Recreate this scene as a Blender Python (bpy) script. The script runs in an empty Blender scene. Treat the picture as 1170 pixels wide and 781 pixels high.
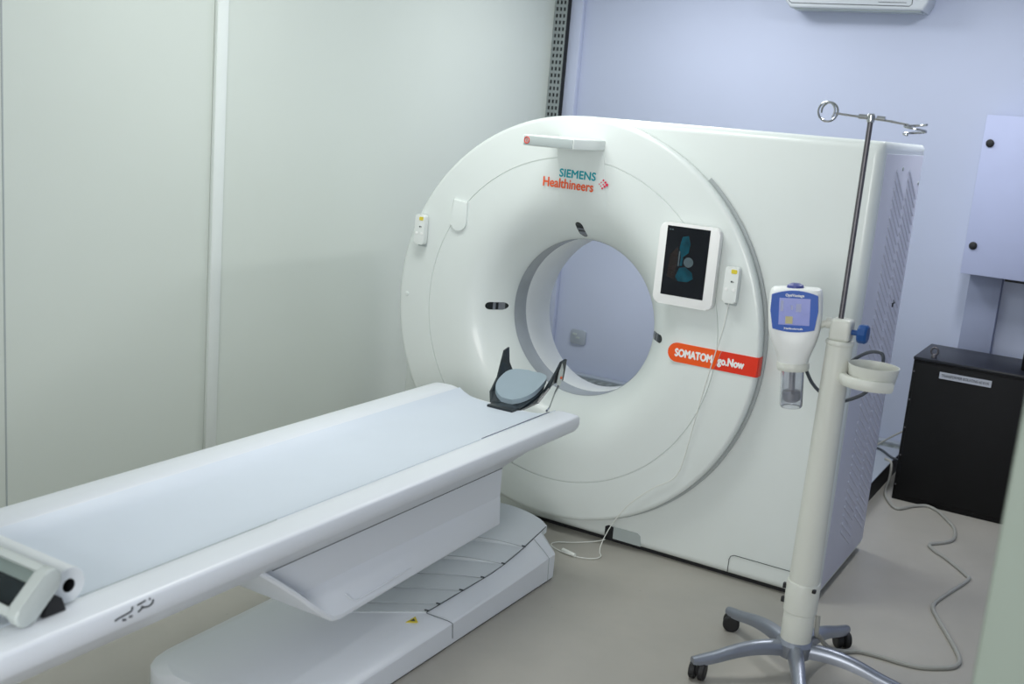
import bpy, bmesh, math, random
from mathutils import Vector, Matrix
random.seed(3)
PI = math.pi
S = bpy.context.scene
COL = S.collection

# ------------------------------------------------------------------ materials
def srgb(r, g, b):
    f = lambda c: (c/255)/12.92 if c/255 <= .04045 else (((c/255)+.055)/1.055)**2.4
    return (f(r), f(g), f(b), 1)

def mat(name, rgb, rough=.4, metal=0.0, noise=0.0, scale=8.0, bump=0.0, bscale=60.0, spec=.5,
        emit=None, trans=0.0, coat=0.0):
    m = bpy.data.materials.new(name); m.use_nodes = True
    nt = m.node_tree; b = nt.nodes['Principled BSDF']
    c = srgb(*rgb)
    b.inputs['Base Color'].default_value = c
    b.inputs['Roughness'].default_value = rough
    b.inputs['Metallic'].default_value = metal
    b.inputs['Specular IOR Level'].default_value = spec
    b.inputs['Transmission Weight'].default_value = trans
    b.inputs['Coat Weight'].default_value = coat; b.inputs['Coat Roughness'].default_value = .1
    if emit:
        b.inputs['Emission Color'].default_value = srgb(*emit[0]); b.inputs['Emission Strength'].default_value = emit[1]
    tc = nt.nodes.new('ShaderNodeTexCoord')
    if noise:
        n = nt.nodes.new('ShaderNodeTexNoise'); n.inputs['Scale'].default_value = scale
        n.inputs['Detail'].default_value = 5
        r = nt.nodes.new('ShaderNodeValToRGB')
        r.color_ramp.elements[0].position = .3; r.color_ramp.elements[1].position = .7
        r.color_ramp.elements[0].color = tuple(x*(1-noise) for x in c[:3])+(1,)
        r.color_ramp.elements[1].color = tuple(min(1, x*(1+noise)) for x in c[:3])+(1,)
        nt.links.new(tc.outputs['Object'], n.inputs['Vector'])
        nt.links.new(n.outputs['Fac'], r.inputs['Fac'])
        nt.links.new(r.outputs['Color'], b.inputs['Base Color'])
    if bump:
        n2 = nt.nodes.new('ShaderNodeTexNoise'); n2.inputs['Scale'].default_value = bscale
        bp = nt.nodes.new('ShaderNodeBump'); bp.inputs['Strength'].default_value = bump; bp.inputs['Distance'].default_value = .002
        nt.links.new(tc.outputs['Object'], n2.inputs['Vector'])
        nt.links.new(n2.outputs['Fac'], bp.inputs['Height']); nt.links.new(bp.outputs['Normal'], b.inputs['Normal'])
    return m

M = dict(
    gantry=mat('gantry_white_enamel', (226, 232, 229), .4, noise=.008, scale=3, bump=.03, bscale=250, coat=.3),
    tunnel=mat('bore_tunnel_plastic', (226, 230, 231), .45, noise=.01),
    film=mat('bore_window_film', (168, 174, 178), .25, noise=.05, scale=14),
    side=mat('shaded_side_plastic', (208, 210, 224), .5, noise=.01),
    groove=mat('joint_shadow_gap', (70, 76, 78), .6, noise=.05),
    dark=mat('black_plinth', (22, 23, 26), .6, noise=.1),
    table=mat('table_white_shell', (226, 230, 235), .32, noise=.008, scale=3),
    cradle=mat('table_cradle_surface', (213, 221, 231), .42, noise=.012, scale=4, bump=.05, bscale=120),
    plate=mat('telescopic_cover_plate', (214, 220, 223), .4, noise=.01),
    navy=mat('navy_gap_strip', (28, 32, 78), .4, noise=.1),
    lwall=mat('left_wall_panel', (209, 216, 208), .42, noise=.012, scale=1.5, bump=.08, bscale=90),
    batten=mat('wall_batten', (226, 232, 228), .45, noise=.01),
    bwall=mat('lavender_wall_paint', (186, 194, 216), .6, noise=.012, scale=2, bump=.1, bscale=140),
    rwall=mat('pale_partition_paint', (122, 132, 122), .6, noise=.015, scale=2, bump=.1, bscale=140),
    ceil=mat('ceiling_paint', (222, 225, 226), .8, noise=.01),
    floor=None,
    tray=mat('galvanised_tray', (150, 158, 158), .4, metal=.3, noise=.06, scale=20),
    slot=mat('tray_slot_dark', (26, 30, 32), .8, noise=.1),
    lid=mat('tray_lid_pale', (160, 168, 180), .5, noise=.02),
    black=mat('black_powder_coat', (9, 9, 11), .6, noise=.12, scale=30, bump=.2, bscale=300, spec=.3),
    blacktop=mat('black_top_panel', (20, 23, 32), .4, noise=.08, scale=12),
    blackrub=mat('black_rubber', (20, 20, 22), .6, noise=.1),
    chrome=mat('polished_steel', (190, 192, 194), .2, metal=1, noise=.03),
    steel=mat('brushed_steel_rod', (104, 102, 106), .4, metal=.8, noise=.04),
    alu=mat('cast_aluminium', (150, 155, 166), .36, metal=.75, noise=.04, scale=15),
    ivory=mat('ivory_stand_enamel', (212, 214, 206), .4, noise=.012),
    inj=mat('injector_white_plastic', (232, 234, 232), .35, noise=.01),
    blue=mat('blue_faceplate', (4, 80, 176), .45, noise=.03),
    blueknob=mat('blue_knob_plastic', (10, 70, 135), .4, noise=.05),
    purple=mat('indigo_knob_plastic', (62, 72, 140), .4, noise=.05),
    lcd=mat('injector_display', (128, 136, 196), .25, noise=.05, scale=30, emit=((120, 130, 200), .12)),
    yellow=mat('yellow_mark', (226, 206, 62), .5, noise=.03),
    lcdyellow=mat('display_icon_yellow', (186, 178, 130), .4, noise=.05),
    lcdpale=mat('display_icon_pale', (158, 164, 200), .4, noise=.05),
    white=mat('white_print', (244, 244, 242), .5, noise=.005),
    acrylic=mat('clear_acrylic', (236, 238, 244), .05, trans=.92, noise=.005),
    piston=mat('syringe_piston', (150, 152, 160), .3, noise=.05),
    screen=mat('touch_screen_glass', (16, 18, 24), .12, noise=.1, scale=5, emit=((14, 18, 26), .1)),
    teal=mat('screen_teal_graphic', (8, 62, 76), .2, noise=.4, scale=24, emit=((8, 60, 74), .1)),
    brown=mat('screen_brown_graphic', (36, 29, 28), .2, noise=.3, scale=20),
    scrgrey=mat('screen_grey_graphic', (84, 98, 104), .2, noise=.1),
    orange=mat('badge_orange', (244, 88, 8), .4, noise=.01),
    red=mat('badge_red_orange', (230, 46, 8), .4, noise=.01),
    ltorange=mat('orange_logo_print', (238, 96, 46), .5, noise=.02),
    ltteal=mat('teal_logo_print', (10, 158, 170), .5, noise=.02),
    dotpink=mat('logo_dot_pink', (226, 40, 80), .5, noise=.02),
    ctl=mat('handset_plastic', (230, 234, 231), .4, noise=.01),
    greyface=mat('grey_bar_face', (178, 187, 186), .4, noise=.01),
    lens=mat('laser_window_glass', (30, 34, 34), .12, noise=.2, scale=30),
    lensgrey=mat('laser_window_mirror', (112, 116, 122), .15, noise=.1, scale=30),
    pad=mat('slate_blue_pad', (150, 166, 176), .6, noise=.02, bump=.1, bscale=200),
    carbon=mat('carbon_black', (34, 42, 48), .3, noise=.15, scale=40),
    paper=mat('paper_roll_white', (226, 230, 231), .7, noise=.01),
    cord=mat('grey_power_cord', (158, 158, 152), .5, noise=.03),
    wcord=mat('white_handset_cord', (230, 232, 226), .5, noise=.01),
    dcord=mat('dark_cable_sheath', (62, 68, 76), .5, noise=.05),
    cab=mat('cabinet_lavender_enamel', (176, 184, 216), .5, noise=.012),
    duct=mat('duct_grey_lavender', (140, 148, 174), .6, noise=.02),
    ac=mat('air_conditioner_plastic', (196, 202, 208), .4, noise=.01),
    label=mat('paper_label', (186, 190, 200), .6, noise=.03),
    ink=mat('marker_ink', (46, 52, 54), .6, noise=.05),
    jointgrey=mat('mid_grey_joint', (150, 156, 160), .6, noise=.04),
    ringgap=mat('ring_gap_grey', (174, 180, 180), .6, noise=.03),
    sealgrey=mat('pale_joint_line', (168, 176, 176), .6, noise=.02),
    frame=mat('frame_white_plastic', (188, 195, 192), .4, noise=.015),
    innergreen=mat('grey_green_plastic', (120, 132, 128), .5, noise=.02),
    hollowdark=mat('hollow_shade_panel', (30, 37, 40), .25, noise=.1),
)

def floor_mat():
    m = bpy.data.materials.new('vinyl_floor'); m.use_nodes = True
    nt = m.node_tree; b = nt.nodes['Principled BSDF']; tc = nt.nodes.new('ShaderNodeTexCoord')
    n = nt.nodes.new('ShaderNodeTexNoise'); n.inputs['Scale'].default_value = 2.2; n.inputs['Detail'].default_value = 8
    n.inputs['Roughness'].default_value = .65
    r = nt.nodes.new('ShaderNodeValToRGB')
    r.color_ramp.elements[0].position = .3; r.color_ramp.elements[1].position = .72
    r.color_ramp.elements[0].color = srgb(164, 161, 153); r.color_ramp.elements[1].color = srgb(176, 172, 163)
    n2 = nt.nodes.new('ShaderNodeTexVoronoi'); n2.inputs['Scale'].default_value = 7
    r2 = nt.nodes.new('ShaderNodeValToRGB')      # a few small scuffs
    r2.color_ramp.elements[0].position = .02; r2.color_ramp.elements[1].position = .05
    r2.color_ramp.elements[0].color = (.8, .8, .8, 1); r2.color_ramp.elements[1].color = (1, 1, 1, 1)
    mx = nt.nodes.new('ShaderNodeMixRGB'); mx.blend_type = 'MULTIPLY'; mx.inputs[0].default_value = .6
    nt.links.new(tc.outputs['Object'], n.inputs['Vector']); nt.links.new(tc.outputs['Object'], n2.inputs['Vector'])
    nt.links.new(n.outputs['Fac'], r.inputs['Fac']); nt.links.new(n2.outputs['Distance'], r2.inputs['Fac'])
    nt.links.new(r.outputs['Color'], mx.inputs[1]); nt.links.new(r2.outputs['Color'], mx.inputs[2])
    nt.links.new(mx.outputs['Color'], b.inputs['Base Color'])
    mr = nt.nodes.new('ShaderNodeMapRange'); mr.inputs['To Min'].default_value = .3; mr.inputs['To Max'].default_value = .48
    nt.links.new(n.outputs['Fac'], mr.inputs['Value']); nt.links.new(mr.outputs['Result'], b.inputs['Roughness'])
    return m
M['floor'] = floor_mat()
M['front'] = mat('front_wall_paint', (200, 206, 204), .7, noise=.015, scale=2)

# ------------------------------------------------------------------ mesh helpers
def obj(name, bm, m, parent=None, smooth=True, angle=35):
    if isinstance(bm, bmesh.types.BMesh):
        bmesh.ops.recalc_face_normals(bm, faces=bm.faces)
        me = bpy.data.meshes.new(name); bm.to_mesh(me); bm.free()
    else:
        me = bm
    if smooth:
        me.polygons.foreach_set('use_smooth', [True]*len(me.polygons))
        me.set_sharp_from_angle(angle=math.radians(angle))
    me.materials.clear(); me.materials.append(M[m])
    o = bpy.data.objects.new(name, me); COL.objects.link(o)
    if parent: o.parent = parent
    return o

def tag(o, label, cat, group=None):
    o['label'] = label; o['category'] = cat
    if group: o['group'] = group
    return o

def thing(name, label, cat, loc=(0, 0, 0), rz=0, group=None):
    o = bpy.data.objects.new(name, None); COL.objects.link(o)
    o.empty_display_size = .05
    o.location = loc; o.rotation_euler = (0, 0, rz)
    return tag(o, label, cat, group)

def struct(name, bm, m, **k):
    o = obj(name, bm, m, **k); o['kind'] = 'structure'; return o

def box(bm, x0, x1, y0, y1, z0, z1, bev=0, seg=2, mtx=None):
    r = bmesh.ops.create_cube(bm, size=1)
    vs = r['verts']
    for v in vs:
        v.co = Vector(((x0+x1)/2+v.co.x*(x1-x0), (y0+y1)/2+v.co.y*(y1-y0), (z0+z1)/2+v.co.z*(z1-z0)))
    if bev:
        es = list({e for v in vs for e in v.link_edges})
        rb = bmesh.ops.bevel(bm, geom=es, offset=bev, segments=seg, profile=.5, affect='EDGES')
        vs = list({v for f in rb['faces'] for v in f.verts} | {v for v in vs if v.is_valid})
    if mtx is not None:
        bmesh.ops.transform(bm, matrix=mtx, verts=vs)
    return vs

def bx(*a, **k):
    bm = bmesh.new(); box(bm, *a, **k); return bm

def loft(bm, rings, cap=True, closed=True):
    vr = [[bm.verts.new(p) for p in r] for r in rings]
    n = len(vr[0])
    for a, b in zip(vr, vr[1:]):
        for i in range(n if closed else n-1):
            j = (i+1) % n
            bm.faces.new((a[i], a[j], b[j], b[i]))
    if cap and closed:
        bm.faces.new(vr[0][::-1]); bm.faces.new(vr[-1])
    return vr

def catmull(pts, k=8):
    P = [Vector(p) for p in pts]; out = []
    P = [P[0]*2-P[1]]+P+[P[-1]*2-P[-2]]
    for i in range(1, len(P)-2):
        for s in range(k):
            t = s/k; a, b, c, d = P[i-1:i+3]
            out.append(.5*((2*b)+(c-a)*t+(2*a-5*b+4*c-d)*t*t+(3*b-a-3*c+d)*t**3))
    out.append(P[-2]); return out

def tube(bm, pts, r, n=10, smooth=8, flat=None):
    P = catmull(pts, smooth) if smooth else [Vector(p) for p in pts]
    rings = []; up = None
    for i, p in enumerate(P):
        t = (P[min(i+1, len(P)-1)]-P[max(i-1, 0)]).normalized()
        if up is None:
            up = Vector((0, 0, 1)) if abs(t.z) < .9 else Vector((1, 0, 0))
        u = (up-t*up.dot(t)).normalized(); w = t.cross(u); up = u
        rr = r(i/(len(P)-1)) if callable(r) else r
        rings.append([p+u*math.cos(2*PI*k/n)*rr+w*math.sin(2*PI*k/n)*rr for k in range(n)])
    loft(bm, rings); return bm

def lathe(bm, prof, c, axis='z', n=64, cap=True, a0=0, a1=2*PI):
    """prof = [(r, h)...]; axis z: h along +z ; axis y: h along +y ; axis x"""
    full = abs(a1-a0-2*PI) < 1e-6
    rings = []
    for r, h in prof:
        ring = []
        for k in range(n if full else n+1):
            a = a0+(a1-a0)*k/n
            ca, sa = math.cos(a)*r, math.sin(a)*r
            v = {'z': (ca, sa, h), 'y': (ca, h, sa), 'x': (h, ca, sa)}[axis]
            ring.append(Vector(c)+Vector(v))
        rings.append(ring)
    loft(bm, rings, cap=cap and full, closed=full)
    return bm

def prism(bm, poly, y0, y1, axis='y', bev=0, mtx=None):
    """poly = [(a, b)...]; axis y: (x,z) swept in y ; axis z: (x,y) in z ; axis x: (y,z) in x"""
    f = {'y': lambda a, b, h: (a, h, b), 'z': lambda a, b, h: (a, b, h), 'x': lambda a, b, h: (h, a, b)}[axis]
    A = [bm.verts.new(f(a, b, y0)) for a, b in poly]; B = [bm.verts.new(f(a, b, y1)) for a, b in poly]
    n = len(poly)
    fs = [bm.faces.new(A[::-1]), bm.faces.new(B)]
    for i in range(n): fs.append(bm.faces.new((A[i], A[(i+1) % n], B[(i+1) % n], B[i])))
    vs = A+B
    if bev:
        es = list({e for f_ in fs[:2] for e in f_.edges})
        rb = bmesh.ops.bevel(bm, geom=es, offset=bev, segments=3, profile=.5, affect='EDGES')
        vs = list({v for f_ in rb['faces'] for v in f_.verts} | {v for v in vs if v.is_valid})
    if mtx is not None: bmesh.ops.transform(bm, matrix=mtx, verts=vs)
    return bm

def rrect(w, h, r, n=6, cx=0, cy=0):
    out = []
    for (sx, sy, a) in ((1, 1, 0), (-1, 1, 90), (-1, -1, 180), (1, -1, 270)):
        for k in range(n+1):
            t = math.radians(a+90*k/n)
            out.append((cx+sx*(w/2-r)+r*math.cos(t), cy+sy*(h/2-r)+r*math.sin(t)))
    return out

def text(name, s, size, m, parent, origin, xdir=(1, 0, 0), zdir=(0, 0, 1), bold=0.0, depth=.0004, width=None, shear=0, align='LEFT', fat=0.0):
    cu = bpy.data.curves.new(name, 'FONT'); cu.body = s; cu.size = size; cu.extrude = depth; cu.offset = bold
    cu.shear = shear; cu.align_x = align; cu.resolution_u = 3
    t = bpy.data.objects.new(name, cu); COL.objects.link(t)
    bpy.context.view_layer.update()
    me = bpy.data.meshes.new_from_object(t.evaluated_get(bpy.context.evaluated_depsgraph_get()))
    bpy.data.objects.remove(t); bpy.data.curves.remove(cu)
    X = Vector(xdir).normalized(); Z = Vector(zdir).normalized(); N = X.cross(Z)
    xs = [v.co.x for v in me.vertices]; k = width/(max(xs)-min(xs)) if width else 1
    x0 = min(xs) if align == 'LEFT' else (min(xs)+max(xs))/2
    for v in me.vertices:
        v.co = Vector(origin)+X*(v.co.x-x0)*k+Z*v.co.y+N*v.co.z
    if fat:
        bm = bmesh.new(); bm.from_mesh(me); src = bm.verts[:]+bm.edges[:]+bm.faces[:]
        for dx, dz in ((-1, 0), (0, -1), (0, 1)):
            d = bmesh.ops.duplicate(bm, geom=src)
            for v in d['geom']:
                if isinstance(v, bmesh.types.BMVert): v.co += (X*dx+Z*dz)*fat*.6+N*.00004*(dx+2*dz)
        for v in src:
            if isinstance(v, bmesh.types.BMVert): v.co += X*fat*.6
        bm.to_mesh(me); bm.free()
    return obj(name, me, m, parent, smooth=False)

# ------------------------------------------------------------------ setting
XL, XR, YB, YF, ZC = -1.5, 2.62, 2.45, -5.3, 2.9
struct('floor', bx(XL-.1, XR+.1, YF-.1, YB+.1, -.1, 0), 'floor', smooth=False)
struct('ceiling', bx(XL-.1, XR+.1, YF-.1, YB+.1, ZC, ZC+.1), 'ceil', smooth=False)
struct('wall_left', bx(XL-.1, XL, YF-.1, YB+.1, 0, ZC), 'lwall', smooth=False)
struct('wall_back', bx(XL-.1, XR+.1, YB, YB+.1, 0, ZC), 'bwall', smooth=False)
struct('wall_right', bx(XR, XR+.1, YF-.1, YB+.1, 0, ZC), 'bwall', smooth=False)
struct('wall_front', bx(XL-.1, XR+.1, YF-.1, YF, 0, ZC), 'front', smooth=False)
# short partition stub at the right edge of the view
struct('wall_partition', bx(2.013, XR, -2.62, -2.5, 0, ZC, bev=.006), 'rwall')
# raised batten and a fine panel joint on the left wall
bm = bmesh.new(); box(bm, XL, XL+.022, -.605, -.54, 0, ZC, bev=.006); struct('trim_1', bm, 'batten')
bm = bmesh.new(); box(bm, XL, XL+.002, -1.612, -1.606, 0, ZC); struct('trim_2', bm, 'sealgrey', smooth=False)
# flat pilaster strip beside the corner tray
struct('trim_3', bx(-1.40, -1.315, YB-.05, YB, 0, ZC, bev=.004), 'bwall')

# ------------------------------------------------------------------ slotted cable trays
def slotted(bm, frame, L, W, ncol, pitch, th=.004):
    """strips and cross bars that leave slots; frame = origin, dir along length, dir across width, normal"""
    o, l, w, nrm = [Vector(v) for v in frame]
    m = Matrix((l, w, nrm)).transposed().to_4x4(); m.translation = o
    bar = W*.52/(ncol+1)
    for k in range(ncol+1):
        c = bar/2+k*(W-bar)/ncol
        box(bm, 0, L, c-bar/2, c+bar/2, 0, th, mtx=m)
    n = int(L/pitch)
    for k in range(n+1):
        box(bm, k*pitch, k*pitch+pitch*.45, 0, W, 0, th*.9, mtx=m)
t = thing('cable_tray', 'upright grey slotted cable tray in the corner between the pale wall and the lavender wall', 'cable tray', (-1.45, YB-.05, 0))
def loc_(bm, o): bmesh.ops.transform(bm, matrix=Matrix.Translation(-Vector(o)), verts=bm.verts); return bm
o0 = t.location.copy()
bm = bmesh.new(); box(bm, XL+.002, -1.402, YB-.088, YB-.002, .105, ZC-.002); obj('tray_body', loc_(bm, o0), 'slot', t, smooth=False)
bm = bmesh.new(); slotted(bm, ((XL+.002, YB-.088, .107), (0, 0, 1), (1, 0, 0), (0, -1, 0)), ZC-.112, .094, 3, .042)
obj('slotted_cover', loc_(bm, o0), 'tray', t, smooth=False)
t = thing('cable_tray', 'grey slotted cable tray lying along the foot of the lavender wall behind the scanner', 'cable tray', (-.2, YB-.08, 0))
o0 = t.location.copy()
bm = bmesh.new(); box(bm, XL+.002, 1.085, YB-.16, YB-.002, 0, .092); obj('tray_body', loc_(bm, o0), 'slot', t, smooth=False)
bm = bmesh.new(); slotted(bm, ((XL+.005, YB-.16, .0925), (1, 0, 0), (0, 1, 0), (0, 0, 1)), 2.57, .09, 3, .06)
slotted(bm, ((XL+.005, YB-.16, .002), (1, 0, 0), (0, 0, 1), (0, -1, 0)), 2.57, .088, 2, .06)
obj('slotted_cover', loc_(bm, o0), 'tray', t, smooth=False)
bm = bmesh.new(); box(bm, XL+.002, 1.08, YB-.068, YB-.002, .092, .11, bev=.003); obj('lid', loc_(bm, o0), 'lid', t)
t = thing('floor_trunking', 'low dark-sided cable trunking with a pale lid on the floor beside the black cabinet', 'cable trunking', (1.0, 1.6, 0))
o0 = t.location.copy()
bm = bmesh.new(); box(bm, .9, 1.085, .95, YB-.17, 0, .098); obj('trunking_body', loc_(bm, o0), 'dark', t, smooth=False)
bm = bmesh.new(); box(bm, .897, 1.086, .947, YB-.168, .098, .106, bev=.002); obj('lid', loc_(bm, o0), 'lid', t)

# ------------------------------------------------------------------ CT gantry
RR, ZC0 = .874, .943
g = thing('ct_scanner_gantry', 'big white doughnut-shaped CT scanner gantry with a round bore, standing on the floor', 'medical scanner', (0, 0, 0))

def rim_shift(x, z):
    r = math.hypot(x, z) or 1
    return -.045*x/r+.065*z/r

def make_body():
    xl, xr, zb, zt = -.862, 1.216, .017, 1.819
    cx, cz, hx, hz = (xl+xr)/2, (zb+zt)/2, (xr-xl)/2, (zt-zb)/2
    rad = {(-1, 1): .86, (1, 1): .014, (-1, -1): .03, (1, -1): .03}
    def sdf(x, z):
        px, pz = x-cx, z-cz
        r = rad[(1 if px > 0 else -1, 1 if pz > 0 else -1)]
        qx, qz = abs(px)-hx+r, abs(pz)-hz+r
        return math.hypot(max(qx, 0), max(qz, 0))+min(max(qx, qz), 0)-r
    def rho(a, d):
        lo, hi = .2, 2.5
        for _ in range(40):
            m = (lo+hi)/2
            if sdf(m*math.cos(a), ZC0+m*math.sin(a)) < -d: lo = m
            else: hi = m
        return lo
    angs = sorted([2*PI*k/240 for k in range(240)] +
                  [math.atan2(z-ZC0, x) % (2*PI) for x, z in
                   [(xr-d, zt-e) for d, e in ((.0, .03), (.004, .015), (.015, .004), (.03, 0))] +
                   [(xr-d, zb+e) for d, e in ((.0, .03), (.004, .015), (.015, .004), (.03, 0))] +
                   [(xl+d, zb+e) for d, e in ((.0, .03), (.015, .004), (.03, 0))]])
    rings = []
    def ring(d, y): rings.append([Vector((rho(a, d)*math.cos(a), y, ZC0+rho(a, d)*math.sin(a))) for a in angs])
    def circ(r, y): rings.append([Vector((r*math.cos(a), y, ZC0+r*math.sin(a))) for a in angs])
    R = .036; y0, y1 = .057, .813
    circ(.40, .30); circ(.62, .075); circ(.80, y0+.002)
    rings.pop(0); rings.insert(0, [Vector((.62*math.cos(a), .2, ZC0+.62*math.sin(a))) for a in angs])
    rings.pop()                                   # keep the hidden well of the ring only
    for k in range(7):
        t = PI/2*k/6; ring(R*(1-math.sin(t)), y0+R*(1-math.cos(t)))
    for k in range(5):
        t = PI/2*k/4; ring(.012*(1-math.cos(t)), y1-.012+.012*math.sin(t))
    circ(.72, y1+.001); circ(.66, y1-.02); circ(.58, y1-.10); circ(.49, .60); circ(.40, .51); circ(.356, .487)
    for rg in rings[-2:]:
        for p in rg: p.y += rim_shift(p.x, p.z-ZC0)
    bm = bmesh.new(); loft(bm, rings, cap=False); return bm
obj('body_housing', make_body(), 'gantry', g, angle=50)
# rotating-face ring with flared bore mouth
prof = [(.845, .056), (.868, .050), (.874, .042), (.874, .014), (.871, .006), (.864, .001), (.855, 0), (.7035, 0), (.7025, .004), (.6995, .004),
        (.6985, -.001), (.60, -.001), (.56, .001), (.525, .006), (.49, .017), (.455, .036), (.425, .06), (.40, .088), (.38, .115), (.365, .142), (.355, .165), (.351, .183)]
bm = bmesh.new(); lathe(bm, prof, (0, 0, ZC0), 'y', n=160, cap=False); obj('front_ring', bm, 'gantry', g, angle=40)
bm = bmesh.new(); lathe(bm, [(.860, .0555), (.8835, .0555), (.885, .059)], (0, 0, ZC0), 'y', n=80, cap=False, a0=math.radians(-84), a1=math.radians(50)); obj('ring_gap', bm, 'ringgap', g)
bm = bmesh.new(); lathe(bm, [(.3505, .183), (.3495, .186), (.3495, .288)], (0, 0, ZC0), 'y', n=128, cap=False); obj('bore_window_band', bm, 'film', g)
bm = bmesh.new(); lathe(bm, [(.3495, .288), (.347, .292), (.347, .477), (.350, .484), (.357, .488)], (0, 0, ZC0), 'y', n=128, cap=False)
for v in bm.verts:
    if v.co.y > .45: v.co.y += rim_shift(v.co.x, v.co.z-ZC0)
obj('bore_tunnel', bm, 'tunnel', g)
obj('plinth', bx(-.82, 1.19, .09, .79, 0, .05), 'dark', g, smooth=False)
# groove lines of the service flaps at the foot of the body
def outline(bm, pts, w, y, th=.002):
    tube(bm, [(x, y, z) for x, z in pts], w, n=6, smooth=0)
bm = bmesh.new(); outline(bm, [(.845, .03), (.845, .085), (.85, .1), (.865, .108), (1.10, .108), (1.125, .103), (1.135, .088)], .0016, .0565)
obj('flap_joint', bm, 'groove', g)
bm = bmesh.new(); prism(bm, [(.285, .028), (.285, .07), (.30, .082), (.43, .082), (.445, .072), (.452, .028)], .0545, .06); obj('cable_notch_plate', bm, 'greyface', g, smooth=False)
bm = bmesh.new(); prism(bm, [(.278, .028), (.278, .075), (.292, .083), (.318, .08), (.318, .028)], .0535, .058); obj('cable_entry', bm, 'dark', g, smooth=False)
# ribbed cover on the right flank, with that side's lavender shade in its colour
sp = obj('side_cover', bx(1.205, 1.2175, .108, .80, .05, 1.775, bev=.001), 'side', g)
bm = bmesh.new()
for c0, c1 in ((.30, .52), (.54, .76)):
    z = .18
    while z < 1.68:
        L = (c1-c0)*1.1; mm = Matrix.Translation((1.2175, (c0+c1)/2, z)) @ Matrix.Rotation(math.radians(-29), 4, 'X')
        box(bm, -.001, .004, -L*.5, L*.5, -.006, .006, bev=.0015, seg=1, mtx=mm)
        z += .036
obj('cooling_ribs', bm, 'side', g)
bm = bmesh.new()
box(bm, 1.216, 1.2225, .62, .66, 1.158, 1.164); box(bm, 1.2165, 1.223, .625, .631, 1.145, 1.175)
obj('hand_mark', bm, 'ink', g, smooth=False)
for yy, zz in ((.42, 1.72), (.77, 1.66)):
    bm = bmesh.new(); lathe(bm, [(.008, 0), (.008, .004), (.004, .005)], (1.216, yy, zz), 'x', n=16); obj('cover_screw', bm, 'greyface', g)
# overhead bar with red ring mark, and the sloped logo panel under it
def ring_y(r):
    P = prof[7:]
    for (ra, ya), (rb, yb) in zip(P, P[1:]):
        if rb <= r <= ra and ra > rb: return ya+(yb-ya)*(ra-r)/(ra-rb)
    return 0
bm = bmesh.new(); rows = []
for k in range(19):
    f = k/18; z = 1.697-.30*f; xa, xb = -.104+.042*f, .112+.056*f; t = .0075*(1-f)**.6-.001
    yl = [min(0, ring_y(math.hypot(x, z-ZC0))) if math.hypot(x, z-ZC0) > .6 else ring_y(math.hypot(x, z-ZC0)) for x in [xa+(xb-xa)*i/12 for i in range(13)]]
    front = [Vector((xa+(xb-xa)*i/12, yl[i]-t*(1 if 0 < i < 12 else .55), z)) for i in range(13)]
    rows.append(front+[Vector((p.x, p.y+.012, p.z)) for p in reversed(front)])
loft(bm, rows); obj('logo_panel', bm, 'gantry', g, angle=60)
bm = bmesh.new()
pl = [(-.112, -.276), (.117, -.276), (.117, 0.01), (-.085, 0.01), (-.112, -.03)]
prism(bm, pl, 1.684, 1.727, axis='z', bev=.006)
ob = obj('overhead_bar', bm, 'gantry', g)
obj('grey_face', bx(-.108, .113, -.2785, -.272, 1.688, 1.723, bev=.002), 'greyface', ob)
bm = bmesh.new()
tube(bm, [(-.093+.011*math.cos(a), -.2795, 1.7055+0.0125*math.sin(a)) for a in [2*PI*k/24 for k in range(25)]], .0018, n=8, smooth=0)
box(bm, -.0945, -.0915, -.2805, -.2785, 1.699, 1.712); obj('red_ring_mark', bm, 'red', ob)
lg = obj('logo_dots', (lambda bm: [lathe(bm, [(r, 0), (r, .001)], (x, -.0078, z), 'y', n=16) for x, z, r in
     ((.147, 1.549, .0062), (.139, 1.558, .0048), (.137, 1.541, .0048), (.129, 1.566, .004), (.127, 1.533, .004), (.130, 1.549, .003), (.120, 1.557, .0028), (.120, 1.542, .0026), (.112, 1.549, .0025))] and bm)(bmesh.new()), 'dotpink', g)
sl = -.02
text('company_lettering', 'SIEMENS', .047, 'ltteal', g, (-.078, -.0068, 1.562), (1, 0, -.012), fat=.002, width=.170)
text('division_lettering', 'Healthineers', .056, 'ltorange', g, (-.153, -.0068, 1.516), (1, 0, -.012), fat=.0018, width=.238)
# orange model badge that runs to the ring edge
def badge_poly(a, b):
    z0, z1 = .874, .953
    if a == 'l':
        c = (.535, (z0+z1)/2); r = (z1-z0)/2
        return [(c[0]+r*math.cos(t), c[1]+r*math.sin(t)) for t in [PI/2+PI*k/14 for k in range(15)]]+[(b-.010, z0), (b+.012, z1)]
    return [(b+.014, z1), (b-.008, z0), (.8705, z0), (.8735, z0+.03), (.8735, z1)]
bd = obj('model_badge', prism(bmesh.new(), badge_poly('l', .708), -.0035, .002), 'orange', g, smooth=False)
obj('badge_red_half', prism(bmesh.new(), badge_poly('r', .708), -.0035, .002), 'red', bd, smooth=False)
obj('badge_wrap', prism(bmesh.new(), [(.8705, -.0035), (.8765, .008), (.8765, .042), (.870, .042)], .874, .953, axis='z'), 'red', bd, smooth=False)
text('model_lettering', 'SOMATOM', .044, 'white', bd, (.528, -.0042, .899), (1, 0, 0), fat=.0034, width=.158)
text('version_lettering', 'go.Now', .044, 'white', bd, (.711, -.0042, .899), (1, 0, 0), fat=.0034, width=.108)
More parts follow.
